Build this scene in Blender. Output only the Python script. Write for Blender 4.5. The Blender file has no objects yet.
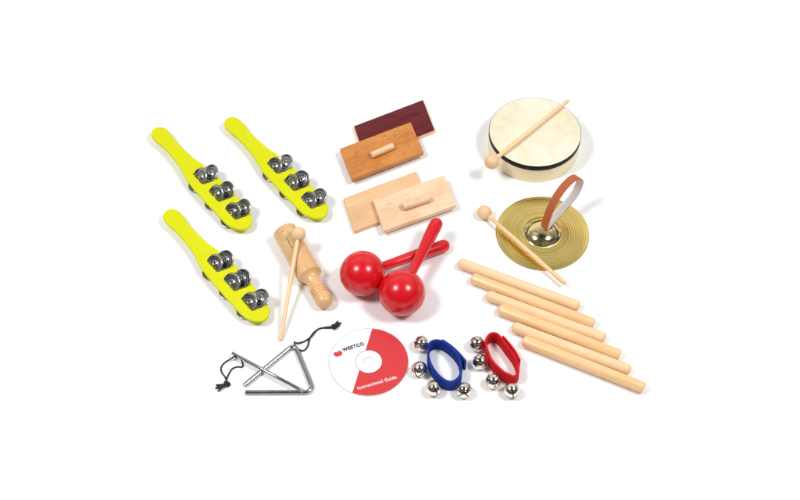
import bpy, bmesh, math, random
from mathutils import Matrix, Vector
random.seed(7)
PI = math.pi; R = math.radians; CM = 0.01
SC = bpy.context.scene; COL = SC.collection

# ---------------------------------------------------------------- camera
F = 1400.0; EL = R(53.3); H = 177.9          # focal length in photo pixels, tilt, height in cm
cam = bpy.data.cameras.new('camera'); camo = bpy.data.objects.new('camera', cam); COL.objects.link(camo)
cam.sensor_width = 36; cam.lens = 36 * F / 800; cam.clip_start = 0.05; cam.clip_end = 100
camo.location = (0, -H / math.tan(EL) * CM, H * CM); camo.rotation_euler = (PI / 2 - EL, 0, 0)
SC.camera = camo

def at(px, py, z=0.0):
    """where a spot of the table (or of the level z cm above it) lies, in cm"""
    x = (px - 400) / F; u = (250 - py) / F
    d = (x, math.cos(EL) + u * math.sin(EL), -math.sin(EL) + u * math.cos(EL))
    t = (z - H) / d[2]
    return Vector((d[0] * t, -H / math.tan(EL) + d[1] * t, z))

# ---------------------------------------------------------------- materials
def newmat(name):
    m = bpy.data.materials.new(name); m.use_nodes = True
    nt = m.node_tree; b = nt.nodes['Principled BSDF']
    return m, nt, b

def tex(nt, scale=(1, 1, 1), rot=(0, 0, 0)):
    tc = nt.nodes.new('ShaderNodeTexCoord'); mp = nt.nodes.new('ShaderNodeMapping')
    mp.inputs['Scale'].default_value = scale; mp.inputs['Rotation'].default_value = rot
    nt.links.new(tc.outputs['Object'], mp.inputs['Vector'])
    return mp.outputs['Vector']

def noise(nt, vec, scale, detail=3, rough=.5, dist=0):
    n = nt.nodes.new('ShaderNodeTexNoise'); n.inputs['Scale'].default_value = scale
    n.inputs['Detail'].default_value = detail; n.inputs['Roughness'].default_value = rough
    n.inputs['Distortion'].default_value = dist
    nt.links.new(vec, n.inputs['Vector']); return n.outputs['Fac']

def ramp(nt, fac, stops):
    r = nt.nodes.new('ShaderNodeValToRGB'); e = r.color_ramp.elements
    while len(e) < len(stops): e.new(.5)
    for i, (p, c) in enumerate(stops):
        e[i].position = p; e[i].color = (*c, 1) if len(c) == 3 else c
    nt.links.new(fac, r.inputs['Fac']); return r.outputs['Color']

def mixc(nt, fac, a, b, mode='MIX'):
    m = nt.nodes.new('ShaderNodeMix'); m.data_type = 'RGBA'; m.blend_type = mode
    if isinstance(fac, float): m.inputs[0].default_value = fac
    else: nt.links.new(fac, m.inputs[0])
    nt.links.new(a, m.inputs[6])
    if isinstance(b, tuple): m.inputs[7].default_value = (*b, 1)
    else: nt.links.new(b, m.inputs[7])
    return m.outputs[2]

def bump(nt, b, h, strength=.2, dist=.0005):
    n = nt.nodes.new('ShaderNodeBump'); n.inputs['Strength'].default_value = strength
    n.inputs['Distance'].default_value = dist
    nt.links.new(h, n.inputs['Height']); nt.links.new(n.outputs['Normal'], b.inputs['Normal'])

def wood(name, dark, mid, light, stretch=(18, 160, 160), rough=.45, flecks=None, coat=0.0, figure=0.35):
    m, nt, b = newmat(name)
    dark, mid, light = [tuple(c * g for c, g in zip(q, (.93, .90, .86))) for q in (dark, mid, light)]
    v = tex(nt, stretch); v2 = tex(nt, (120, 1500, 1500)); v3 = tex(nt, (14, 30, 30))
    g = noise(nt, v, 1, 4, .55, 1.2)
    c = ramp(nt, g, [(.28, dark), (.5, mid), (.72, light)])
    fine = noise(nt, v2, 1, 2, .6)
    c = mixc(nt, .35, c, ramp(nt, fine, [(.3, tuple(x * .78 for x in mid)), (.7, light)]))
    broad = noise(nt, v3, 1, 2, .5)
    c = mixc(nt, figure, c, ramp(nt, broad, [(.35, dark), (.65, light)]))
    if flecks:
        f = noise(nt, tex(nt, (90, 650, 650)), 1, 1, .5)
        fr = ramp(nt, f, [(.60, (0, 0, 0)), (.70, (1, 1, 1))])
        c = mixc(nt, fr, c, flecks)
    nt.links.new(c, b.inputs['Base Color']); b.inputs['Roughness'].default_value = rough
    b.inputs['Coat Weight'].default_value = coat; b.inputs['Coat Roughness'].default_value = .25
    bump(nt, b, fine, .12, .0003)
    return m

def plastic(name, col, rough=.35, bmp=.05, coat=0, var=.06):
    m, nt, b = newmat(name)
    n = noise(nt, tex(nt), 60, 3, .6)
    c = ramp(nt, n, [(.3, tuple(x * (1 - var) for x in col)), (.7, tuple(min(1, x * (1 + var)) for x in col))])
    nt.links.new(c, b.inputs['Base Color']); b.inputs['Roughness'].default_value = rough
    b.inputs['Coat Weight'].default_value = coat; b.inputs['Coat Roughness'].default_value = .06
    bump(nt, b, noise(nt, tex(nt), 900, 2, .5), bmp, .0003)
    return m

def metal(name, col, rough=.15, rvar=.08, bmp=.06):
    m, nt, b = newmat(name)
    n = noise(nt, tex(nt), 120, 4, .65)
    c = ramp(nt, n, [(.3, tuple(x * .9 for x in col)), (.7, col)])
    nt.links.new(c, b.inputs['Base Color']); b.inputs['Metallic'].default_value = 1
    r = ramp(nt, n, [(.3, (rough,) * 3), (.75, (rough + rvar,) * 3)])
    nt.links.new(r, b.inputs['Roughness'])
    bump(nt, b, noise(nt, tex(nt), 400, 2, .5), bmp, .0003)
    return m

M = {}
M['white'] = plastic('white_paper', (.90, .90, .90), .75, .05, 0, .01)
M['yellow'] = plastic('yellow_plastic', (.635, .65, .0), .6, .06, 0, .03)
M['yellow'].node_tree.nodes['Principled BSDF'].inputs['Specular IOR Level'].default_value = .25
M['jingle'] = metal('jingle_steel', (.43, .43, .45), .16, .10, .06)
M['steel'] = metal('chrome_rod', (.45, .45, .47), .15, .1)
M['nickel'] = metal('nickel_bell', (.86, .80, .70), .06, .06, .04)
M['red'] = plastic('red_lacquer', (.62, .004, .010), .25, .03, .1, .05)
M['cord'] = plastic('black_cord', (.012, .012, .013), .7, .6)
M['beech'] = wood('beech', (.78, .52, .28), (.86, .60, .35), (.92, .68, .43), rough=.5, figure=.2)
M['stick'] = wood('pale_maple', (.82, .57, .32), (.90, .66, .39), (.97, .74, .47), rough=.5, figure=.2)
M['stickp'] = wood('waxed_dowel', (.80, .49, .23), (.90, .59, .30), (.97, .68, .38), rough=.38, coat=.2, figure=.25)
M['flute'] = wood('fluted_maple', (.84, .58, .34), (.90, .65, .40), (.97, .74, .48), rough=.6, figure=.15)
M['block'] = wood('lacquered_maple', (.66, .37, .15), (.76, .46, .205), (.84, .55, .28), rough=.36, coat=.3, figure=.3)
M['sapele'] = wood('orange_hardwood', (.46, .135, .018), (.62, .22, .036), (.74, .32, .07), (22, 130, 130), .45, (.36, .12, .025), .15, .35)
M['tan'] = wood('tan_hardwood', (.66, .38, .18), (.78, .49, .26), (.87, .60, .36), (12, 90, 90), .5, None, .05, .3)
M['pale'] = wood('pale_beech', (.74, .48, .28), (.85, .61, .39), (.93, .72, .52), (16, 75, 75), .5, (.70, .40, .22), .05, .4)
M['shell'] = wood('drum_plywood', (.88, .72, .40), (.96, .84, .52), (1.0, .93, .66), (10, 10, 260), .35, None, .3, .3)
M['band'] = plastic('black_band', (.003, .0028, .0025), .5, .1); M['band'].node_tree.nodes['Principled BSDF'].inputs['Specular IOR Level'].default_value = .12

# drum skin: mottled hide
m, nt, b = newmat('drum_skin')
n1 = noise(nt, tex(nt), 38, 5, .6, .8); n2 = noise(nt, tex(nt), 9, 2, .5)
c = ramp(nt, n1, [(.3, (.70, .62, .42)), (.55, (.80, .74, .56)), (.75, (.86, .82, .68))])
c = mixc(nt, .4, c, ramp(nt, n2, [(.35, (.71, .63, .43)), (.65, (.86, .82, .69))]))
nt.links.new(c, b.inputs['Base Color']); b.inputs['Roughness'].default_value = .6
bump(nt, b, n1, .15, .0004); M['skin'] = m

# sandpaper: dark maroon, gently buckled sheet
m, nt, b = newmat('maroon_sandpaper')
n1 = noise(nt, tex(nt), 1800, 2, .7); n2 = noise(nt, tex(nt, (1, 2, 1)), 22, 2, .5)
c = ramp(nt, n1, [(.3, (.08, .005, .007)), (.7, (.155, .013, .018))])
nt.links.new(c, b.inputs['Base Color']); b.inputs['Roughness'].default_value = .3; b.inputs['Specular IOR Level'].default_value = .3
bump(nt, b, n2, .8, .006); M['sand'] = m

# cymbal brass: concentric lathe grooves
m, nt, b = newmat('brass')
tc = nt.nodes.new('ShaderNodeTexCoord'); sp = nt.nodes.new('ShaderNodeSeparateXYZ'); nt.links.new(tc.outputs['Object'], sp.inputs[0])
cb = nt.nodes.new('ShaderNodeCombineXYZ'); nt.links.new(sp.outputs[0], cb.inputs[0]); nt.links.new(sp.outputs[1], cb.inputs[1])
ln = nt.nodes.new('ShaderNodeVectorMath'); ln.operation = 'LENGTH'; nt.links.new(cb.outputs[0], ln.inputs[0])
cr = nt.nodes.new('ShaderNodeCombineXYZ'); nt.links.new(ln.outputs['Value'], cr.inputs[0])
g1 = noise(nt, cr.outputs[0], 900, 3, .6); g2 = noise(nt, cr.outputs[0], 260, 2, .5)
c = ramp(nt, g1, [(.3, (.66, .47, .12)), (.7, (.90, .71, .26))])
c = mixc(nt, .5, c, ramp(nt, g2, [(.3, (.48, .33, .06)), (.7, (.92, .73, .27))]))
nt.links.new(c, b.inputs['Base Color']); b.inputs['Metallic'].default_value = 1
nt.links.new(ramp(nt, g1, [(.3, (.20,) * 3), (.7, (.30,) * 3)]), b.inputs['Roughness'])
bump(nt, b, g2, .15, .0004); b.inputs['Anisotropic'].default_value = .75; tn = nt.nodes.new('ShaderNodeTangent'); tn.direction_type = 'RADIAL'; tn.axis = 'Z'; nt.links.new(tn.outputs[0], b.inputs['Tangent']); M['brass'] = m
M['bell_brass'] = metal('polished_brass', (.85, .70, .34), .07, .05, .04)

# fabrics and leather
def cloth(name, a, bb):
    m, nt, b = newmat(name)
    w = noise(nt, tex(nt, (1, 1, 2.2)), 900, 3, .7)
    nt.links.new(ramp(nt, w, [(.3, a), (.7, bb)]), b.inputs['Base Color']); b.inputs['Roughness'].default_value = .85
    b.inputs['Specular IOR Level'].default_value = .2
    wv_ = nt.nodes.new('ShaderNodeTexWave'); wv_.bands_direction = 'Z'; wv_.inputs['Scale'].default_value = 190; wv_.inputs['Distortion'].default_value = 1.2
    wv_.inputs['Detail Scale'].default_value = 3
    nt.links.new(tex(nt), wv_.inputs['Vector'])
    add = nt.nodes.new('ShaderNodeMath'); add.operation = 'ADD'; nt.links.new(wv_.outputs['Fac'], add.inputs[0]); nt.links.new(w, add.inputs[1])
    nt.links.new(mixc(nt, .35, ramp(nt, w, [(.3, a), (.7, bb)]), ramp(nt, wv_.outputs['Fac'], [(.1, tuple(q * .6 for q in a)), (.8, tuple(min(1, q * 1.25) for q in bb))])), b.inputs['Base Color'])
    bump(nt, b, add.outputs[0], .7, .0008); return m
M['blue'] = cloth('blue_webbing', (.006, .022, .20), (.014, .05, .36))
M['redcloth'] = cloth('red_webbing', (.52, .004, .010), (.74, .014, .022))
def leather():
    m, nt, b = newmat('two_sided_leather')
    n = noise(nt, tex(nt), 500, 4, .6)
    brown = ramp(nt, n, [(.3, (.36, .075, .018)), (.7, (.50, .12, .035))])
    suede = ramp(nt, n, [(.3, (.72, .66, .64)), (.7, (.84, .79, .77))])
    return m, nt, b, n, brown, suede
m, nt, b, n, brown, suede = leather(); nt.links.new(brown, b.inputs['Base Color']); b.inputs['Roughness'].default_value = .5; bump(nt, b, n, .3, .0004); m.name = 'brown_leather'; M['leather'] = m
m, nt, b, n, brown, suede = leather(); nt.links.new(suede, b.inputs['Base Color']); b.inputs['Roughness'].default_value = .9; bump(nt, b, n, .5, .0006); m.name = 'pale_suede'; M['suede'] = m

M['cdwhite'] = plastic('white_print', (.94, .94, .94), .4, .0, .1, .01)
M['cdred'] = plastic('red_print', (.60, .030, .036), .38, .0, .25, .03)
M['ink'] = plastic('black_ink', (.02, .018, .02), .5, 0)
M['inkwhite'] = plastic('white_ink', (.92, .88, .88), .5, 0)
m, nt, b = newmat('clear_plastic')
n1 = noise(nt, tex(nt), 40, 2, .5)
nt.links.new(ramp(nt, n1, [(.3, (.88, .89, .89)), (.7, (.92, .93, .93))]), b.inputs['Base Color'])
b.inputs['Roughness'].default_value = .12; M['clear'] = m
M['greyring'] = plastic('grey_ring', (.42, .44, .44), .3, 0)

# ---------------------------------------------------------------- builders
def tag(o, label=None, cat=None, group=None, kind=None):
    if label: o['label'] = label
    if cat: o['category'] = cat
    if group: o['group'] = group
    if kind: o['kind'] = kind
    return o

def link(name, bm, mat, parent=None, smooth=True, angle=40, bevel=0):
    """bm is in cm, in the parent's own frame"""
    me = bpy.data.meshes.new(name)
    bmesh.ops.recalc_face_normals(bm, faces=bm.faces)
    bmesh.ops.scale(bm, vec=(CM,) * 3, verts=bm.verts)
    bm.to_mesh(me); bm.free()
    return linkmesh(name, me, mat, parent, smooth, angle, bevel)

def linkmesh(name, me, mat, parent=None, smooth=True, angle=40, bevel=0):
    if smooth:
        for p in me.polygons: p.use_smooth = True
        try: me.set_sharp_from_angle(angle=R(angle))
        except Exception: pass
    if len(me.materials): me.materials.clear()
    for k in (mat if isinstance(mat, (list, tuple)) else [mat]): me.materials.append(k)
    me.name = name
    o = bpy.data.objects.new(name, me); COL.objects.link(o)
    if parent: o.parent = parent
    if bevel:
        bv = o.modifiers.new('bevel', 'BEVEL'); bv.width = bevel * CM; bv.segments = 3; bv.limit_method = 'ANGLE'; bv.angle_limit = R(50)
    return o

def thing(name, label, cat, loc=(0, 0, 0), rot=None, group=None):
    o = bpy.data.objects.new(name, None); COL.objects.link(o); o.empty_display_size = .02
    o.rotation_mode = 'QUATERNION'
    o.location = Vector(loc) * CM
    if rot is not None: o.rotation_quaternion = rot
    tag(o, label, cat, group); return o

def zrot(a): return Matrix.Rotation(a, 3, 'Z').to_quaternion()
def along(d, up=Vector((0, 0, 1))):
    """rotation whose local x runs along d"""
    x = Vector(d).normalized(); y = up.cross(x).normalized(); z = x.cross(y)
    return Matrix((x, y, z)).transposed().to_quaternion()

def copy_tree(o, parent=None):
    c = o.copy(); COL.objects.link(c)
    if parent: c.parent = parent
    for ch in list(o.children): copy_tree(ch, c)
    return c

def lathe(bm, prof, mat4=Matrix(), seg=48, closed=False):
    """prof: [(distance along axis, radius)]; the axis is local x"""
    rings = []
    for (x, r) in prof:
        if r < 1e-5: rings.append([bm.verts.new(mat4 @ Vector((x, 0, 0)))])
        else: rings.append([bm.verts.new(mat4 @ Vector((x, r * math.cos(2 * PI * i / seg), r * math.sin(2 * PI * i / seg)))) for i in range(seg)])
    pairs = list(zip(rings, rings[1:])) + ([(rings[-1], rings[0])] if closed else [])
    for a, b_ in pairs:
        for i in range(seg):
            j = (i + 1) % seg
            if len(a) == 1 and len(b_) == 1: continue
            if len(a) == 1: bm.faces.new((a[0], b_[i], b_[j]))
            elif len(b_) == 1: bm.faces.new((a[i], b_[0], a[j]))
            else: bm.faces.new((a[i], b_[i], b_[j], a[j]))
    return bm

def L(prof, mat4=Matrix(), seg=48, closed=False): return lathe(bmesh.new(), prof, mat4, seg, closed)
def upax(loc=(0, 0, 0)): return Matrix.Translation(loc) @ Matrix.Rotation(-PI / 2, 4, 'Y')   # local x -> +z
def axis(p, d):
    return Matrix.Translation(p) @ along(d, Vector((0, 0, 1)) if abs(Vector(d).normalized().z) < .98 else Vector((0, 1, 0))).to_matrix().to_4x4()
def arc(cx, r, a0, a1, n):
    return [(cx + r * math.cos(a0 + (a1 - a0) * i / n), r * math.sin(a0 + (a1 - a0) * i / n)) for i in range(n + 1)]

def spline(P, n=10, closed=False):
    P = [Vector(p) for p in P]; out = []; N = len(P)
    for i in range(N if closed else N - 1):
        if closed: p0, p1, p2, p3 = P[(i - 1) % N], P[i], P[(i + 1) % N], P[(i + 2) % N]
        else: p0, p1, p2, p3 = P[max(i - 1, 0)], P[i], P[i + 1], P[min(i + 2, N - 1)]
        for k in range(n):
            t = k / n
            out.append(.5 * ((2 * p1) + (p2 - p0) * t + (2 * p0 - 5 * p1 + 4 * p2 - p3) * t * t + (3 * p1 - p0 - 3 * p2 + p3) * t ** 3))
    if not closed: out.append(P[-1])
    return out

def tube(bm, pts, r, seg=12, closed=False, cap=True):
    n = len(pts); rings = []; up = Vector((0, 0, 1)); prev = None
    for i, p in enumerate(pts):
        if closed: d = pts[(i + 1) % n] - pts[i - 1]
        else: d = pts[min(i + 1, n - 1)] - pts[max(i - 1, 0)]
        d.normalize()
        if prev is None:
            a = up if abs(d.z) < .9 else Vector((1, 0, 0)); s = d.cross(a).normalized()
        else: s = (prev - d * prev.dot(d)).normalized()
        prev = s; t = d.cross(s)
        rr = r(i / max(1, n - 1)) if callable(r) else r
        rings.append([bm.verts.new(p + s * rr * math.cos(2 * PI * k / seg) + t * rr * math.sin(2 * PI * k / seg)) for k in range(seg)])
    for i in range(n if closed else n - 1):
        a, b_ = rings[i], rings[(i + 1) % n]
        for k in range(seg): bm.faces.new((a[k], a[(k + 1) % seg], b_[(k + 1) % seg], b_[k]))
    if cap and not closed: bm.faces.new(rings[0][::-1]); bm.faces.new(rings[-1])
    return bm

def flat_shape(loops, thick, z0, bevel=0, text=None):
    """a plate with holes, from z0 to z0+thick, in cm -> mesh data in metres"""
    cu = bpy.data.curves.new('tmp', 'CURVE'); cu.dimensions = '2D'; cu.fill_mode = 'BOTH'
    for lp in loops:
        s = cu.splines.new('POLY'); s.points.add(len(lp) - 1); s.use_cyclic_u = True
        for i, p in enumerate(lp): s.points[i].co = (p[0], p[1], 0, 1)
    cu.extrude = max(0, thick / 2 - bevel); cu.bevel_depth = bevel; cu.bevel_resolution = 3; cu.offset = -bevel
    o = bpy.data.objects.new('tmp', cu); COL.objects.link(o)
    return bake(o, z0 + thick / 2)

def bake(o, dz=0, mtx=None):
    bpy.context.view_layer.update()
    dg = bpy.context.evaluated_depsgraph_get()
    me = bpy.data.meshes.new_from_object(o.evaluated_get(dg))
    me.transform(Matrix.Scale(CM, 4) @ Matrix.Translation((0, 0, dz)) @ (mtx or Matrix()))
    d = o.data; bpy.data.objects.remove(o)
    return me

def text_mesh(body, size, bold, width, origin, ang, z0, thick=.01, shear=0):
    cu = bpy.data.curves.new('tmp', 'FONT'); cu.body = body; cu.size = size; cu.offset = bold; cu.shear = shear; cu.space_character = 1.16
    cu.extrude = thick / 2
    o = bpy.data.objects.new('tmp', cu); COL.objects.link(o)
    bpy.context.view_layer.update()
    k = width / o.dimensions.x
    return bake(o, 0, Matrix.Translation((*origin, z0 + thick / 2)) @ Matrix.Rotation(ang, 4, 'Z') @ Matrix.Diagonal((k, 1, 1, 1)))

def boolean(base_bm, cutter_bm):
    ob = []
    for q in (base_bm, cutter_bm):
        bmesh.ops.recalc_face_normals(q, faces=q.faces)
        me = bpy.data.meshes.new('tmp'); q.to_mesh(me); q.free(); o = bpy.data.objects.new('tmp', me); COL.objects.link(o); ob.append(o)
    md = ob[0].modifiers.new('b', 'BOOLEAN'); md.operation = 'DIFFERENCE'; md.object = ob[1]; md.solver = 'EXACT'
    me = bake(ob[0]); bpy.data.objects.remove(ob[1])
    return me

def boxbm(c, s, rot=None, bm=None):
    bm = bm or bmesh.new(); m4 = Matrix.Translation(c) @ (rot.to_matrix().to_4x4() if rot else Matrix()) @ Matrix.Diagonal((*s, 1))
    bmesh.ops.create_cube(bm, size=1, matrix=m4); return bm

# ---------------------------------------------------------------- setting: the white sweep everything lies on
bm = bmesh.new()
n = 24
for i in range(n + 1):
    for j in range(n + 1): bm.verts.new((-260 + 520 * i / n, -260 + 560 * j / n, 0))
bm.verts.ensure_lookup_table()
for i in range(n):
    for j in range(n):
        a = i * (n + 1) + j; bm.faces.new((bm.verts[a], bm.verts[a + n + 1], bm.verts[a + n + 2], bm.verts[a + 1]))
tag(link('tabletop', bm, M['white']), kind='structure')

# ---------------------------------------------------------------- jingle sticks
def jingle_stick(loc, ang, label):
    t = thing('jingle_stick', label, 'jingle stick', loc, zrot(ang), 'yellow jingle sticks')
    half = [(-1.95, 0), (-1.8, .62), (-1.3, 1.12), (-.5, 1.42), (.6, 1.42), (2.3, 1.2), (4.9, 1.2), (7.6, 1.42), (9.6, 1.82), (11.4, 2.12), (14, 2.24), (20.6, 2.24), (22.7, 2.1), (24.1, 1.55), (24.95, .68), (25.12, 0)]
    pts = half + [(x, -y) for x, y in half[-2:0:-1]]
    out = [(p.x, p.y) for p in spline([(x, y, 0) for x, y in pts], 6, True)]
    holes = []
    for xc in XS:
        rr = []
        for (cx, cy, a0) in ((xc + 1.62, 1.4, 0), (xc - .95, 1.4, 90), (xc - 1.15, -.25, 180), (xc + 1.2, -.25, 270)):
            for k in range(6): a = R(a0 + 18 * k); rr.append((cx + .4 * math.cos(a), cy + .4 * math.sin(a)))
        holes.append(rr)
    linkmesh('handle_frame', flat_shape([out] + holes, .55, 1.15, .1), M['yellow'], t, angle=50)
    prof = [(.02, 0), (.02, .12), (.10, .16), (.13, .30), (.09, .46), (.0, .56), (-.03, .64), (.01, .76), (.03, .86), (-.01, .96), (.0, 1.14), (.06, 1.28), (.13, 1.36), (.13, 1.42), (.06, 1.48),
            (.0, 1.50), (-.05, 1.48), (-.04, 1.42), (-.06, 1.36), (-.12, 1.28), (-.17, 1.1), (-.17, .7), (-.2, .5), (-.24, .3), (-.2, .12), (-.2, 0)]
    prof = [(a * 1.05, q_ * 1.06) for a, q_ in prof]
    base = None
    for xc in XS:
        link('pin', L([(0, 0), (0, .09), (2.75, .09), (2.75, 0)], Matrix.Translation((xc, -.75, 1.42)) @ Matrix.Rotation(PI / 2, 4, 'Z'), 12), M['steel'], t)
        for (y, z, tilt, dx) in ((-.05, 1.75, 47, -.02), (1.62, 1.9, 54, .5), (-.8, .40, 84, .1)):
            tilt += random.uniform(-7, 7)
            if base is None: base = link('jingle', L(prof, Matrix(), 40), M['jingle'], t, angle=60); j = base
            else: j = base.copy(); COL.objects.link(j)
            j.parent = t; j.location = Vector((xc + dx, y, z)) * CM
            d = Vector((random.uniform(-.16, .16), -math.cos(R(tilt)), math.sin(R(tilt))))
            j.rotation_mode = 'QUATERNION'; j.rotation_quaternion = along(d)
    return t
XS = (11.75, 16.4, 21.1)
AJ = R(-51.2)
for (px, py, lab) in ((161.2, 134.8, 'yellow jingle stick farthest left with its round handle end highest at left edge'),
                      (234.0, 124.8, 'yellow jingle stick nearest the maroon and orange sand blocks'),
                      (173.4, 217.6, 'yellow jingle stick lowest of the three, left of the wooden tone block')):
    p = at(px, py, 1.7); jingle_stick((p.x, p.y, 0), AJ, lab)

# ---------------------------------------------------------------- sand blocks
def sand_block(corners, zb, th, mat, label, handle=None, paper=False, bev=.07):
    """corners of the upper face: far left, far right, near right, near left"""
    zt = zb + th
    A, B, C_ = [at(*c, zt) for c in corners[:3]]
    D = A + (C_ - B)
    cen = (A + B + C_ + D) / 4; ang = math.atan2((B - A).y, (B - A).x)
    t = thing('sand_block', label, 'sand block', (cen.x, cen.y, zb), zrot(ang), 'wooden sand blocks')
    inv = Matrix.Rotation(-ang, 3, 'Z')
    lc = [inv @ (p - cen) for p in (A, B, C_, D)]
    th_ = th - (.07 if paper else 0)
    bm = bmesh.new()
    lo = [bm.verts.new((p.x, p.y, 0)) for p in lc]; hi = [bm.verts.new((p.x, p.y, th_)) for p in lc]
    bm.faces.new(lo); bm.faces.new(hi)
    for i in range(4): bm.faces.new((lo[i], lo[(i + 1) % 4], hi[(i + 1) % 4], hi[i]))
    link('board', bm, mat, t, True, 30, bev)
    if paper:
        bm = bmesh.new(); N = 30; g = []
        for i in range(N + 1):
            for j in range(N + 1):
                u, v = i / N, j / N
                p = (lc[0] * (1 - u) + lc[1] * u) * (1 - v) + (lc[3] * (1 - u) + lc[2] * u) * v
                w = .03 * math.sin(7 * u + 2) * math.sin(5 * v + 1) * min(1, 8 * u * (1 - u), 8 * v * (1 - v))
                g.append(bm.verts.new((p.x * .997, p.y * .997, th + w + .02)))
        for i in range(N):
            for j in range(N):
                a = i * (N + 1) + j; bm.faces.new((g[a], g[a + N + 1], g[a + N + 2], g[a + 1]))
        ret = bmesh.ops.extrude_face_region(bm, geom=bm.faces[:])
        bmesh.ops.translate(bm, vec=(0, 0, -.045), verts=[v for v in ret['geom'] if isinstance(v, bmesh.types.BMVert)])
        link('sandpaper', bm, M['sand'], t, True, 50)
    if handle:
        (a, b_, r, hm) = handle
        z = zt + r * .93
        a = at(*a, z); b_ = at(*b_, z); a = inv @ (a - cen); b_ = inv @ (b_ - cen); a.z = b_.z = th + r * .93
        ln = (b_ - a).length
        link('grip', L([(0, 0), (0, r * .9), (.06, r), (ln - .06, r), (ln, r * .9), (ln, 0)], axis(a, b_ - a), 40), hm, t, True, 35)
    return t
sand_block([(353.9, 126.2), (423, 99.9), (434.7, 130.2)], 0, .85, M['beech'],
           'dark maroon sandpaper face of a sand block partly under the orange brown one', paper=True)
sand_block([(339.9, 148.6), (410.6, 122.0), (423.6, 151.7)], .87, .88, M['sapele'],
           'orange brown sand block with pale dowel grip resting on the maroon one', handle=((371.2, 155.4), (393.3, 145.9), .56, M['beech']))
sand_block([(343.3, 198.2), (416.4, 171.0), (428.4, 203.0)], 0, .85, M['tan'],
           'plain tan sand block without grip lying under the pale beech one')
sand_block([(373.0, 199.8), (444.3, 174.8), (456.0, 205.0)], .87, .85, M['pale'],
           'pale beech sand block with thick dowel grip lying on the plain tan one', handle=((402.8, 207.0), (429.8, 198.0), .62, M['pale']))

# ---------------------------------------------------------------- frame drum
p = (at(489, 132, 4.2) + at(581, 132, 4.2)) / 2
c0 = Vector(((at(489.0, 132, 4.2).x + at(581.2, 132, 4.2).x) / 2, (at(535, 98.3, 4.2).y + at(535, 165.6, 4.2).y) / 2, 0))
drum = thing('hand_drum', 'round hand drum with cream skin head, black band and pale wooden shell', 'drum', c0)
RD = 7.5; HD = 4.2
link('shell', L([(0, RD - .55), (0, RD - .06), (.06, RD), (HD - .05, RD), (HD - .05, RD - .55)], upax(), 128, True), M['shell'], drum, angle=35)
link('drumhead', L([(HD - .03, 0), (HD - .03, RD * .5), (HD - .02, RD - .3), (HD, RD - .08), (HD - .02, RD + .03), (HD - .1, RD + .04), (HD - .2, RD + .01), (HD - .2, RD - .3)], upax(), 128), M['skin'], drum, angle=60)
link('black_band', L([(HD - 1.05, RD + .02), (HD - 1.05, RD + .08), (HD - 1.0, RD + .11), (HD - .1, RD + .11), (HD - .02, RD + .09), (HD - .02, RD + .045)], upax(), 128, True), M['band'], drum, angle=50)

# ---------------------------------------------------------------- mallets
def mallet(pa, pb, rb, r0, r1, label, ms, mb=None):
    d = Vector(pb) - Vector(pa); ln = d.length
    t = thing('mallet', label, 'mallet', pa, along(d), 'wooden beaters with ball heads')
    link('ball', L([(rb * -math.cos(PI * i / 24), rb * math.sin(PI * i / 24)) for i in range(25)], Matrix(), 40), mb or M['beech'], t, angle=80)
    link('stick', L([(rb * .8, 0), (rb * .8, r0 * .9), (ln * .3, r0), (ln * .8, (r0 + r1) / 2), (ln - .12, r1), (ln - .03, r1 * .86), (ln, r1 * .6), (ln, 0)], Matrix(), 28), ms, t, angle=50)
    return t
zt = HD + .42
mallet(at(491.8, 161.8, zt), at(568.4, 100.4, zt - .05), 1.2, .40, .33, 'ball headed mallet lying across the cream drum skin', M['stick'])
mallet(at(484.4, 212.4, 1.18), at(565, 283.6, 1.16), 1.18, .36, .36, 'ball headed mallet leaning across the brass cymbal', M['stickp'])

# ---------------------------------------------------------------- cymbal
c0 = Vector(((at(495.7, 233, .2).x + at(589.4, 233, .2).x) / 2, (at(542, 197.0, .15).y + at(542, 269.8, .1).y) / 2, 0))
cym = thing('cymbal', 'brass hand cymbal lying bell up with a leather strap loop', 'cymbal', c0)
RC = 7.48
prof = []
for i in range(61):
    r = RC - (RC - 3.15) * i / 60
    h = .04 + .10 * ((RC - r) / (RC - 3.15)) ** 1.1 + .12 * (1 - math.exp(-((RC - r) / .55) ** 1.5))
    if .06 < (RC - r) < 4.2: h += .006 * math.sin((RC - r) * 15.7)
    prof.append((h, r))
prof += [(.31, 3.02), (.42, 2.88), (.64, 2.66), (.92, 2.3), (1.17, 1.85), (1.34, 1.35), (1.44, .8), (1.47, .3), (1.47, 0)]
low = [(h - .09, r) for h, r in prof[::-1]]; low[-1] = (.02, RC)
bm = L(prof, upax(), 144); bm2 = low
lathe(bm, low, upax(), 144); bmesh.ops.remove_doubles(bm, verts=bm.verts, dist=1e-4)
bm.verts.ensure_lookup_table()
# close the rim
rim = sorted([e for e in bm.edges if e.is_boundary], key=lambda e: 0)
if rim: bmesh.ops.bridge_loops(bm, edges=rim)
pl = link('plate', bm, [M['brass'], M['bell_brass']], cym, angle=50)
for f in pl.data.polygons:
    if (f.center.x ** 2 + f.center.y ** 2) ** .5 < .0305: f.material_index = 1
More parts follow.
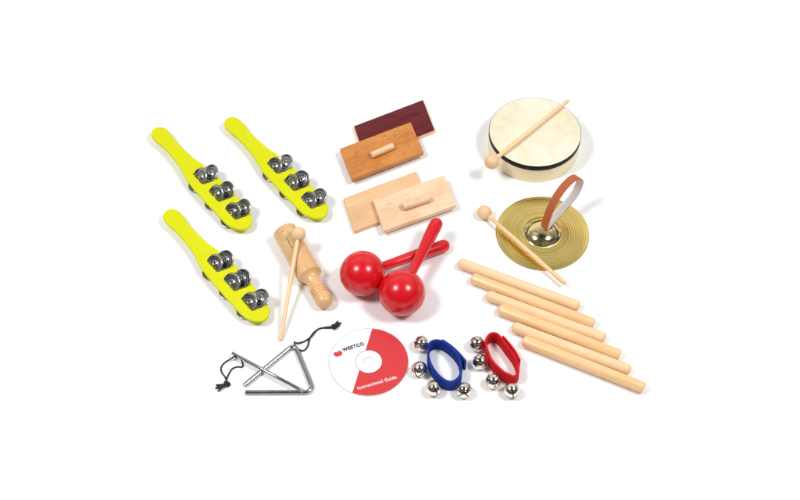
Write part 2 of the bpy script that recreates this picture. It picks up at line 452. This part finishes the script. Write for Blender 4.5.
# strap: a flat leather ribbon that rises from the bell, loops over and comes back
V = Vector((0, -math.cos(R(50.6)), math.sin(R(50.6)))); U = Vector((0, math.sin(R(50.6)), math.cos(R(50.6)))); X = Vector((1, 0, 0))
base_p = Vector((.10, -.1, 1.45))
k = 6.27
P2 = (X * .456 + U * .89)
pv = (P2 + .22 * V).normalized()
q0 = .66 * (X * .89 - U * .456) - .75 * V; qv = (q0 - pv * q0.dot(pv)).normalized(); wv = pv.cross(qv).normalized()
if wv.x < 0: wv = -wv
path2 = [(0, 0), (1.6, -.52), (3.6, -.95), (5.6, -1.0), (7.6, -.55), (9.1, .4), (9.6, 1.5), (9.1, 2.45), (7.6, 2.85), (6.0, 2.65), (4.2, 1.95), (2.5, 1.3), (1.1, .7), (.05, .35)]
path = spline([base_p + pv * a + qv * c for a, c in path2], 7)
def ribbon(path, w, wdir, th, mats, name, parent):
    bm = bmesh.new(); n = len(path); rows = []
    for i, p in enumerate(path):
        d = (path[min(i + 1, n - 1)] - path[max(i - 1, 0)]).normalized()
        w_ = wdir if not callable(wdir) else wdir(i / (n - 1))
        w_ = (w_ - d * w_.dot(d)).normalized(); nn = d.cross(w_).normalized()
        rows.append([bm.verts.new(p + w_ * (w / 2) * a + nn * (th / 2) * b_) for a, b_ in ((-1, -.6), (-.97, -1), (.97, -1), (1, -.6), (1, .6), (.97, 1), (-.97, 1), (-1, .6))])
    for i in range(n - 1):
        for s in range(8):
            f = bm.faces.new((rows[i][s], rows[i][(s + 1) % 8], rows[i + 1][(s + 1) % 8], rows[i + 1][s]))
            f.material_index = 0 if s in (1, 0, 2) else (1 if len(mats) > 1 and s in (5,) else 0)
    bm.faces.new(rows[0]); bm.faces.new(rows[-1])
    return link(name, bm, mats, parent, True, 50)
# which side of the ribbon faces into the loop
d0 = (path[22] - path[20]).normalized(); nn = d0.cross(wv); inward = (base_p + pv * 5 + qv * 1.2) - path[21]
mats = [M['leather'], M['suede']] if nn.dot(inward) > 0 else [M['suede'], M['leather']]
strap = ribbon(path, 1.5, wv, .16, mats, 'strap', cym)

# ---------------------------------------------------------------- tone block and its beater
pa = at(284.6, 231.2, 2.0); pb = at(327.6, 306.6, 1.36)
d = pb - pa; ln = d.length
tb = thing('tone_block', 'hollow wooden tone block with slit barrel and turned handle', 'tone block', pa, along(d))
s = ln / 16.2
k1 = 9.75 * s
prof = [(0, 1.5), (0, 1.86), (.08, 1.93), (k1 * .5, 1.98), (k1 - .5, 2.04), (k1 - .12, 2.0), (k1, 1.9), (k1 + .1, 1.72), (k1 + .35, 1.42), (k1 + .8, 1.2), (k1 + 1.5, 1.12), (k1 + 2.1, 1.14), (k1 + 2.75, 1.24)]
x = k1 + 2.8
for g in range(3): prof += [(x, 1.27), (x + .06, 1.17), (x + .14, 1.17), (x + .2, 1.29), (x + .42, 1.31)]; x += .5
xe = ln - 1.2
prof += [(max(x + .05, xe - .3), 1.33)] + [(xe + 1.2 * math.sin(a), 1.33 * math.cos(a)) for a in [R(q) for q in (5, 20, 35, 50, 62, 74, 84)]] + [(ln, 0)]
prof = [(p0, r0) for p0, r0 in prof]
inner = [(6.6, 0), (6.6, 1.2), (6.2, 1.42)]
body = L(inner + prof, Matrix(), 72)
cut = boxbm((2.85, 0, 1.6), (3.9, .13, 2.2), None)
rot = Matrix.Rotation(R(22), 4, 'X'); bmesh.ops.transform(cut, matrix=rot, verts=cut.verts)
linkmesh('barrel', boolean(body, cut), M['block'], tb, angle=32)
# the beater's head rests on the barrel
ax = d.normalized()
z = 3.0
for _ in range(400):
    q = at(298.6, 234.0, z); w = q - pa; dist = (w - ax * w.dot(ax)).length
    if dist > 1.96 + 1.14: break
    z += .02
mallet(at(298.6, 234.0, z), at(280.4, 340.2, .32), 1.14, .36, .30, 'ball headed mallet propped on the barrel of the tone block', M['stick'])

# ---------------------------------------------------------------- maracas
def maraca(pc, pe, rb, rn, rm, label):
    d = pe - pc; ln = d.length
    t = thing('maraca', label, 'maraca', pc, along(d), 'red maracas')
    link('shaker_head', L([(-rb - .12, 0), (-rb - .12, .35), (-rb - .02, .42)] + [(rb * -math.cos(PI * i / 40), rb * math.sin(PI * i / 40)) for i in range(3, 39)], Matrix(), 72), M['red'], t, angle=60)
    h = ln - rb
    pr = [(rb - .25, 0), (rb - .25, rn * 1.12), (rb, rn * 1.15), (rb + .25, rn * .98), (rb + h * .2, rn), (rb + h * .45, rn + (rm - rn) * .45), (rb + h * .65, rn + (rm - rn) * .85), (rb + h * .82, rm)]
    pr += [(ln - rm + rm * math.sin(a), rm * math.cos(a)) for a in [R(q) for q in (4, 18, 32, 46, 60, 72, 82)]] + [(ln, 0)]
    link('handle', L(pr, Matrix(), 48), M['red'], t, angle=60)
    return t
maraca(at(362.5, 273.4, 3.55), at(448.8, 244.0, .95), 3.52, .78, 1.0, 'red maraca with its handle underneath, left one of the crossed pair')
maraca(at(401.9, 292.7, 3.6), at(438.6, 219.3, 4.0), 3.58, .72, 1.06, 'red maraca whose handle crosses on top, nearer the disc')

# ---------------------------------------------------------------- triangle, striker
def knot(bm, c, r, tails):
    c = Vector(c)
    pts = [c + Vector((r * (math.sin(tt) + 2 * math.sin(2 * tt)) * .42, r * (math.cos(tt) - 2 * math.cos(2 * tt)) * .42, -r * .55 * math.sin(3 * tt))) for tt in [2 * PI * i / 48 for i in range(48)]]
    tube(bm, pts, .15, 8, True)
    pts = [c + Vector((r * .5 * math.cos(tt), r * .3 * math.sin(tt), r * .4 * math.sin(tt + 1))) for tt in [2 * PI * i / 24 for i in range(24)]]
    tube(bm, pts, .17, 8, True)
    for tl in tails:
        tl = Vector(tl); m_ = (c + tl) / 2 + Vector((random.uniform(-.1, .1), random.uniform(-.1, .1), .12))
        tube(bm, spline([c, m_, tl], 5), lambda u: .12 + .03 * u, 8)
def cordpts(l, ox, oy, s, z): return [at(ox + a / s, oy + b_ / s, zz) for (a, b_), zz in zip(l, z)]

tp = [at(244.4, 385.2, .36), at(294.6, 343.9, .36), at(314.3, 392.2, .36), at(245.6, 392.4, .36)]
org = Vector((tp[1].x, tp[1].y, 0))
tri = thing('triangle', 'steel triangle open at one corner with black hanging cord', 'triangle', org)
def fillet(a, c, b_, r, n=10):
    u = (a - c).normalized(); v = (b_ - c).normalized(); th = math.acos(max(-1, min(1, u.dot(v)))); tl = r / math.tan(th / 2)
    p0 = c + u * tl; p1 = c + v * tl; o = c + (u + v).normalized() * (r / math.sin(th / 2)); out = []
    for i in range(n + 1):
        k = i / n; e = (p0 - o).lerp(p1 - o, k).normalized() * r; out.append(o + e)
    return out
path = [tp[0]] + fillet(tp[0], tp[1], tp[2], .75) + fillet(tp[1], tp[2], tp[3], .95) + [tp[3]]
link('rod', tube(bmesh.new(), [q - org for q in path], .36, 24), M['steel'], tri, angle=50)
bm = bmesh.new()
c4 = (205, 315, 5.557)
l1 = [(502, 180), (497, 152), (512, 156), (548, 148), (588, 122), (625, 82), (672, 68), (712, 66)]
tube(bm, spline([q - org for q in cordpts(l1, *c4, [.12, .75, .5, .15, .3, .14, .14, .3])], 8), .13, 10)
l2 = [(512, 188), (545, 198), (568, 178), (584, 128), (606, 96), (640, 74), (680, 72), (714, 70)]
tube(bm, spline([q - org for q in cordpts(l2, *c4, [.12, .14, .14, .14, .14, .14, .14, .25])], 8), .13, 10)
kc = at(205 + 722 / 5.557, 315 + 62 / 5.557, .35) - org
tl = [at(205 + a / 5.557, 315 + b_ / 5.557, .2) - org for a, b_ in ((738, 36), (756, 44), (748, 58))]
knot(bm, kc, .36, tl)
link('cord', bm, M['cord'], tri, angle=70)

pa = at(232.0, 353.0, .95); pb = at(303.4, 391.2, 1.02)
stk = thing('striker', 'thin steel striker rod lying across the triangle with black cord loop', 'striker', pa, along(pb - pa))
ln = (pb - pa).length
link('rod', L([(0, 0), (0, .22), (.05, .27), (ln - .05, .27), (ln, .22), (ln, 0)], Matrix(), 24), M['steel'], stk, angle=50)
iq = along(pb - pa).inverted(); bm = bmesh.new()
l1 = [(172, 240), (165, 228), (150, 240), (112, 262), (90, 290), (93, 318), (112, 345), (122, 372)]
tube(bm, spline([iq @ (q - pa) for q in cordpts(l1, *c4, [.45, 1.1, .6, .2, .14, .14, .16, .3])], 8), .12, 10)
l2 = [(200, 246), (207, 262), (208, 288), (178, 288), (150, 300), (132, 328), (122, 352), (118, 376)]
tube(bm, spline([iq @ (q - pa) for q in cordpts(l2, *c4, [.9, .2, .14, .14, .14, .14, .14, .3])], 8), .12, 10)
kc = iq @ (at(205 + 120 / 5.557, 315 + 384 / 5.557, .35) - pa)
tube(bm, spline([kc, iq @ (at(205 + 98 / 5.557, 315 + 398 / 5.557, .35) - pa), iq @ (at(205 + 76 / 5.557, 315 + 402 / 5.557, .3) - pa)], 5), .16, 8)
knot(bm, kc, .34, [iq @ (at(205 + a / 5.557, 315 + b_ / 5.557, .2) - pa) for a, b_ in ((62, 390), (58, 408), (72, 424))])
link('cord', bm, M['cord'], stk, angle=70)

# ---------------------------------------------------------------- disc
c0 = Vector(((at(328.5, 363, 0).x + at(408.9, 363, 0).x) / 2, (at(369, 328.0, 0).y + at(369, 397.4, 0).y) / 2, 0))
AD = R(19)
cd = thing('compact_disc', 'red and white printed compact disc with a lesson title', 'disc', c0, zrot(AD))
def circ(r, n=128): return [(r * math.cos(2 * PI * i / n), r * math.sin(2 * PI * i / n)) for i in range(n)]
linkmesh('disc', flat_shape([circ(6.0), circ(.78, 48)], .12, .03, .02), M['clear'], cd, angle=50)
linkmesh('white_print', flat_shape([circ(5.86), circ(1.98, 96)], .012, .15), M['cdwhite'], cd, angle=50)
inv = Matrix.Rotation(-AD, 3, 'Z')
def cdl(cx, cy):
    q = at(320 + cx / 5.88, 320 + cy / 5.88, .16); q.z = 0; return inv @ (q - c0)
la, lb = cdl(306, 52), cdl(187, 437)
dl = (la - lb).normalized(); nl = Vector((dl.y, -dl.x, 0)); off = la.dot(nl)
def hit(r):
    hgt = math.sqrt(r * r - off * off); return math.atan2((nl * off + dl * hgt).y, (nl * off + dl * hgt).x), math.atan2((nl * off - dl * hgt).y, (nl * off - dl * hgt).x)
a1, a2 = hit(5.88); b1, b2 = hit(2.02)
def sweep(r, s_, e_, n=90):
    while e_ > s_: e_ -= 2 * PI
    return [(r * math.cos(s_ + (e_ - s_) * i / n), r * math.sin(s_ + (e_ - s_) * i / n)) for i in range(n + 1)]
linkmesh('red_print', flat_shape([sweep(5.88, a1, a2) + sweep(2.02, b1, b2)[::-1]], .012, .160), M['cdred'], cd, angle=50)
linkmesh('hub_ring', flat_shape([circ(2.04, 96), circ(1.96, 96)], .012, .150), M['greyring'], cd, angle=50)
linkmesh('rim_ring', flat_shape([circ(5.975), circ(5.88)], .012, .150), M['greyring'], cd, angle=50)
linkmesh('hub_ring', flat_shape([circ(.88, 64), circ(.81, 64)], .012, .150), M['greyring'], cd, angle=50)
q = cdl(137, 186)
linkmesh('lettering', text_mesh('WESTCO', .84, .052, 3.45, (q.x, q.y), R(1.5), .170, .008), M['ink'], cd, False)
q = cdl(222, 411)
linkmesh('lettering', text_mesh('Instructional Guide', .78, .010, 6.05, (q.x, q.y), R(0), .180, .008), M['inkwhite'], cd, False)
q = cdl(106, 198)
ap = [(0, .30), (.2, .42), (.45, .42), (.62, .2), (.62, -.12), (.45, -.42), (.2, -.56), (0, -.5), (-.2, -.56), (-.45, -.42), (-.62, -.12), (-.62, .2), (-.45, .42), (-.2, .42)]
linkmesh('apple_emblem', flat_shape([[(p_.x + q.x, p_.y + q.y) for p_ in spline([(a * 1.05, b_ * .95, 0) for a, b_ in ap], 5, True)]], .01, .170), M['cdred'], cd, angle=50)
leaf = [(.02, .38), (.12, .58), (.32, .74), (.24, .52), (.06, .36)]
linkmesh('apple_stem', flat_shape([[(a + q.x, b_ + q.y) for a, b_ in leaf]], .01, .170), M['ink'], cd, angle=50)

# ---------------------------------------------------------------- bell bands
RB = 1.19
s1 = bmesh.new()
lathe(s1, [(RB * -math.cos(PI * i / 28), RB * math.sin(PI * i / 28)) for i in range(29)], Matrix(), 48)
ri = RB - .07
lathe(s1, [(ri * -math.cos(PI * i / 20), ri * math.sin(PI * i / 20)) for i in range(21)][::-1], Matrix(), 40)
cut = bmesh.new()
cutobjs = [((RB, 0, 0), (1.5, 1.8, .2)), ((RB, 0, 0), (1.5, .2, 1.8))]
# the four cuts of the cross and the drilled holes at their ends
def bell_mesh():
    base = s1
    for f in base.faces: pass
    bmesh.ops.recalc_face_normals(base, faces=base.faces)
    me = bpy.data.meshes.new('tmp')
    # inner shell must face inwards
    for f in base.faces:
        if f.calc_center_median().length < RB - .03 and f.normal.dot(f.calc_center_median()) > 0: f.normal_flip()
    base.to_mesh(me); base.free()
    o = bpy.data.objects.new('tmp', me); COL.objects.link(o); tmp = []
    cl = [boxbm(c, s_) for c, s_ in cutobjs]
    for yy, zz in ((.82, 0), (-.82, 0), (0, .82), (0, -.82)):
        cl.append(L([(0.2, 0), (0.2, .15), (1.6, .15), (1.6, 0)], axis(Vector((0, yy * .4, zz * .4)), Vector((.75, yy, zz))), 14))
    for i, b_ in enumerate(cl):
        bmesh.ops.recalc_face_normals(b_, faces=b_.faces)
        m_ = bpy.data.meshes.new('tmp'); b_.to_mesh(m_); b_.free(); c_ = bpy.data.objects.new('tmp', m_); COL.objects.link(c_); tmp.append(c_)
        md = o.modifiers.new('b%d' % i, 'BOOLEAN'); md.operation = 'DIFFERENCE'; md.object = c_; md.solver = 'EXACT'
    me = bake(o)
    for c_ in tmp: bpy.data.objects.remove(c_)
    return me
cut.free()
BELL = bell_mesh()
first = {}
def bell(parent, pc, dirv, spin):
    if 'bell' not in first:
        o = linkmesh('bell', BELL, M['nickel'], parent, True, 35)
        sm = link('seam', L([(-.035, RB - .02), (-.035, RB + .03), (0, RB + .045), (.035, RB + .03), (.035, RB - .02)], Matrix(), 48, True), M['nickel'], o, angle=60)
        pe = link('pellet', L([(-.3, 0)] + [(-.3 * math.cos(PI * i / 10), .3 * math.sin(PI * i / 10)) for i in range(1, 10)] + [(.3, 0)], Matrix.Translation((.1, 0, -.6)), 16), M['steel'], o)
        first['bell'] = o
    else:
        o = first['bell'].copy(); COL.objects.link(o); o.parent = parent
        for ch in first['bell'].children:
            c_ = ch.copy(); COL.objects.link(c_); c_.parent = o
    o.rotation_mode = 'QUATERNION'; o.location = Vector(pc) * CM
    o.rotation_quaternion = along(dirv) @ Matrix.Rotation(spin, 3, 'X').to_quaternion()
    return o

def band(ox, oy, top, flap, bells, mat, label, hgt=2.45):
    s_ = 6.25
    P = [at(ox + a / s_, oy + b_ / s_, hgt) for a, b_ in top]
    cen = sum(P, Vector()) / len(P); cen.z = 0
    t = thing('bell_band', label, 'bell wristband', cen, None, 'wrist bands with four jingle bells')
    def strip(pts, name, closed, th):
        bm = bmesh.new(); n = len(pts); rows = []
        for i, p_ in enumerate(pts):
            if closed: d_ = pts[(i + 1) % n] - pts[i - 1]
            else: d_ = pts[min(i + 1, n - 1)] - pts[max(i - 1, 0)]
            d_.z = 0; d_.normalize(); nn_ = Vector((d_.y, -d_.x, 0))
            wob = .05 * math.sin(i * .5)
            rows.append([bm.verts.new(Vector((p_.x, p_.y, 0)) + nn_ * a * th + Vector((0, 0, zz))) for a, zz in ((-.5, .05), (-.36, 0), (.36, 0), (.5, .05), (.5, hgt * .5), (.5, hgt - .07 + wob * .3), (.34, hgt + wob * .3), (-.34, hgt + wob * .3), (-.5, hgt - .07 + wob * .3), (-.5, hgt * .5))])
        for i in range(n if closed else n - 1):
            a_, b_ = rows[i], rows[(i + 1) % n]
            for k_ in range(10): bm.faces.new((a_[k_], a_[(k_ + 1) % 10], b_[(k_ + 1) % 10], b_[k_]))
        if not closed: bm.faces.new(rows[0]); bm.faces.new(rows[-1])
        return link(name, bm, mat, t, True, 55)
    loc = [q_ - cen for q_ in P]
    strip(spline([(q_.x, q_.y, 0) for q_ in loc], 8, True), 'webbing', True, .34)
    fl = [at(ox + a / s_, oy + b_ / s_, hgt) - cen for a, b_ in flap]
    strip(spline([(q_.x, q_.y, 0) for q_ in fl], 8), 'fastening_flap', False, .28)
    for (bx, by, dv, sp_) in bells:
        bell(t, at(ox + bx / s_, oy + by / s_, RB + .04) - cen, Vector(dv).normalized(), R(sp_))
    return t
band(405, 325, [(146, 150), (154, 112), (185, 94), (235, 100), (292, 140), (335, 192), (350, 245), (348, 300), (325, 336), (288, 352), (245, 340), (198, 298), (166, 250), (148, 200)],
     [(232, 90), (285, 124), (330, 166), (372, 214), (378, 226)],
     [(103, 116, (-.7, -.3, .5), 20), (90, 275, (-.3, -1, -.2), 30), (180, 396, (.45, -.9, -.15), 10), (368, 408, (0, -.65, .6), 40)], M['blue'],
     'blue fabric wrist band with four silver bells beside the disc')
band(465, 325, [(134, 125), (134, 82), (160, 52), (195, 50), (228, 80), (272, 140), (312, 195), (330, 245), (333, 290), (308, 318), (262, 302), (215, 268), (172, 222), (146, 170)],
     [(236, 66), (272, 106), (312, 160), (343, 215)],
     [(74, 116, (.2, -.2, .9), 15), (95, 230, (-.2, -.25, .9), 0), (178, 350, (.3, -.5, .7), 55), (292, 408, (.15, -.95, -.1), 5)], M['redcloth'],
     'red fabric wrist band with four silver bells beside the rhythm sticks')

# ---------------------------------------------------------------- rhythm sticks
def rstick(a, b_, fl, label):
    r = .90
    pa = at(*a, r); pb = at(*b_, r); d = pb - pa; ln = d.length
    o = None
    pr = [(0, 0)]
    if fl:
        pr += [(r * .62 * (1 - math.cos(q)), r * .97 * math.sin(q)) for q in [R(v_) for v_ in (12, 25, 38, 52, 66, 80)]]
        x = 1.15
        while x < ln - 1.6:
            pr += [(x, r * .99), (x + .16, r * .985), (x + .25, r * .935), (x + .33, r * .915), (x + .41, r * .935), (x + .50, r * .985)]; x += .60
        pr += [(ln - r * .62 * (1 - math.cos(q)), r * .97 * math.sin(q)) for q in [R(v_) for v_ in (80, 66, 52, 38, 25, 12)]]
    else:
        pr += [(0, r * .72), (.06, r * .85), (.18, r * .95), (.35, r), (ln * .5, r), (ln - .35, r), (ln - .18, r * .95), (ln - .06, r * .85), (ln, r * .7)]
    pr += [(ln, 0)]
    o = link('rhythm_stick', L(pr, Matrix(), 40), M['flute'] if fl else M['stickp'], None, angle=50 if not fl else 60)
    o.rotation_mode = 'QUATERNION'; o.location = pa * CM; o.rotation_quaternion = along(d) @ Matrix.Rotation(random.uniform(0, 6), 3, 'X').to_quaternion()
    return tag(o, label, 'rhythm stick', 'wooden rhythm sticks')
rstick((458.3, 262.4), (579.9, 307.0), True, 'fluted rhythm stick at the top of the row, nearest the cymbal')
rstick((472.0, 278.0), (594.0, 324.0), False, 'smooth rhythm stick second in the row counting from the cymbal')
rstick((486.2, 294.8), (605.6, 338.8), True, 'fluted rhythm stick third in the row, between two smooth ones')
rstick((499.0, 309.0), (619.8, 355.4), False, 'smooth rhythm stick fourth in the row, in the middle of the lower three')
rstick((512.0, 326.4), (630.8, 370.6), True, 'fluted rhythm stick fifth in the row, next to the lowest smooth stick')
rstick((523.3, 340.6), (644.2, 388.2), False, 'smooth rhythm stick at the bottom of the row, lowest of the six')

# ---------------------------------------------------------------- studio light
def softbox(d, dist, size, power, name, col=(1, 1, 1)):
    l = bpy.data.lights.new(name, 'AREA'); l.shape = 'SQUARE'; l.size = size; l.energy = power; l.color = col
    o = bpy.data.objects.new(name, l); COL.objects.link(o)
    d = Vector(d).normalized(); o.location = d * dist; o.rotation_mode = 'QUATERNION'; o.rotation_quaternion = d.to_track_quat('Z', 'Y')
    return o
softbox((-.49, -.16, .86), 3.0, .66, 53, 'studio_lamp')
softbox((.49, -.16, .86), 3.0, .66, 53, 'studio_lamp')
W = bpy.data.worlds.new('World'); SC.world = W; W.use_nodes = True
nt = W.node_tree; bg = nt.nodes['Background']
tc = nt.nodes.new('ShaderNodeTexCoord'); sp = nt.nodes.new('ShaderNodeSeparateXYZ'); nt.links.new(tc.outputs['Generated'], sp.inputs[0])
mr = nt.nodes.new('ShaderNodeMapRange'); mr.interpolation_type = 'SMOOTHSTEP'
mr.inputs['From Min'].default_value = -.1; mr.inputs['From Max'].default_value = .4
nt.links.new(sp.outputs[1], mr.inputs['Value'])          # the room is white at the back, dark behind the camera
n = noise(nt, tc.outputs['Generated'], 1.7, 1, .4)
cc = ramp(nt, mr.outputs[0], [(0, (.20, .20, .205)), (1, (1.0, 1.0, 1.0))])
cc = mixc(nt, .6, cc, ramp(nt, n, [(.40, (.03, .03, .03)), (.47, (1, 1, 1))]), 'MULTIPLY')
band_ = ramp(nt, sp.outputs[2], [(.18, (1, 1, 1)), (.24, (.12, .12, .12)), (.36, (.12, .12, .12)), (.46, (1, 1, 1)), (.955, (1, 1, 1)), (.985, (.25, .25, .25))])
cc = mixc(nt, 1.0, cc, band_, 'MULTIPLY')     # added dark band low down and dark patch overhead, for contrast in metal reflections
nt.links.new(cc, bg.inputs['Color']); bg.inputs['Strength'].default_value = 1.0
SC.view_settings.view_transform = 'Standard'; SC.view_settings.look = 'None'; SC.view_settings.exposure = 0; SC.view_settings.gamma = 1
SC.cycles.max_bounces = 8
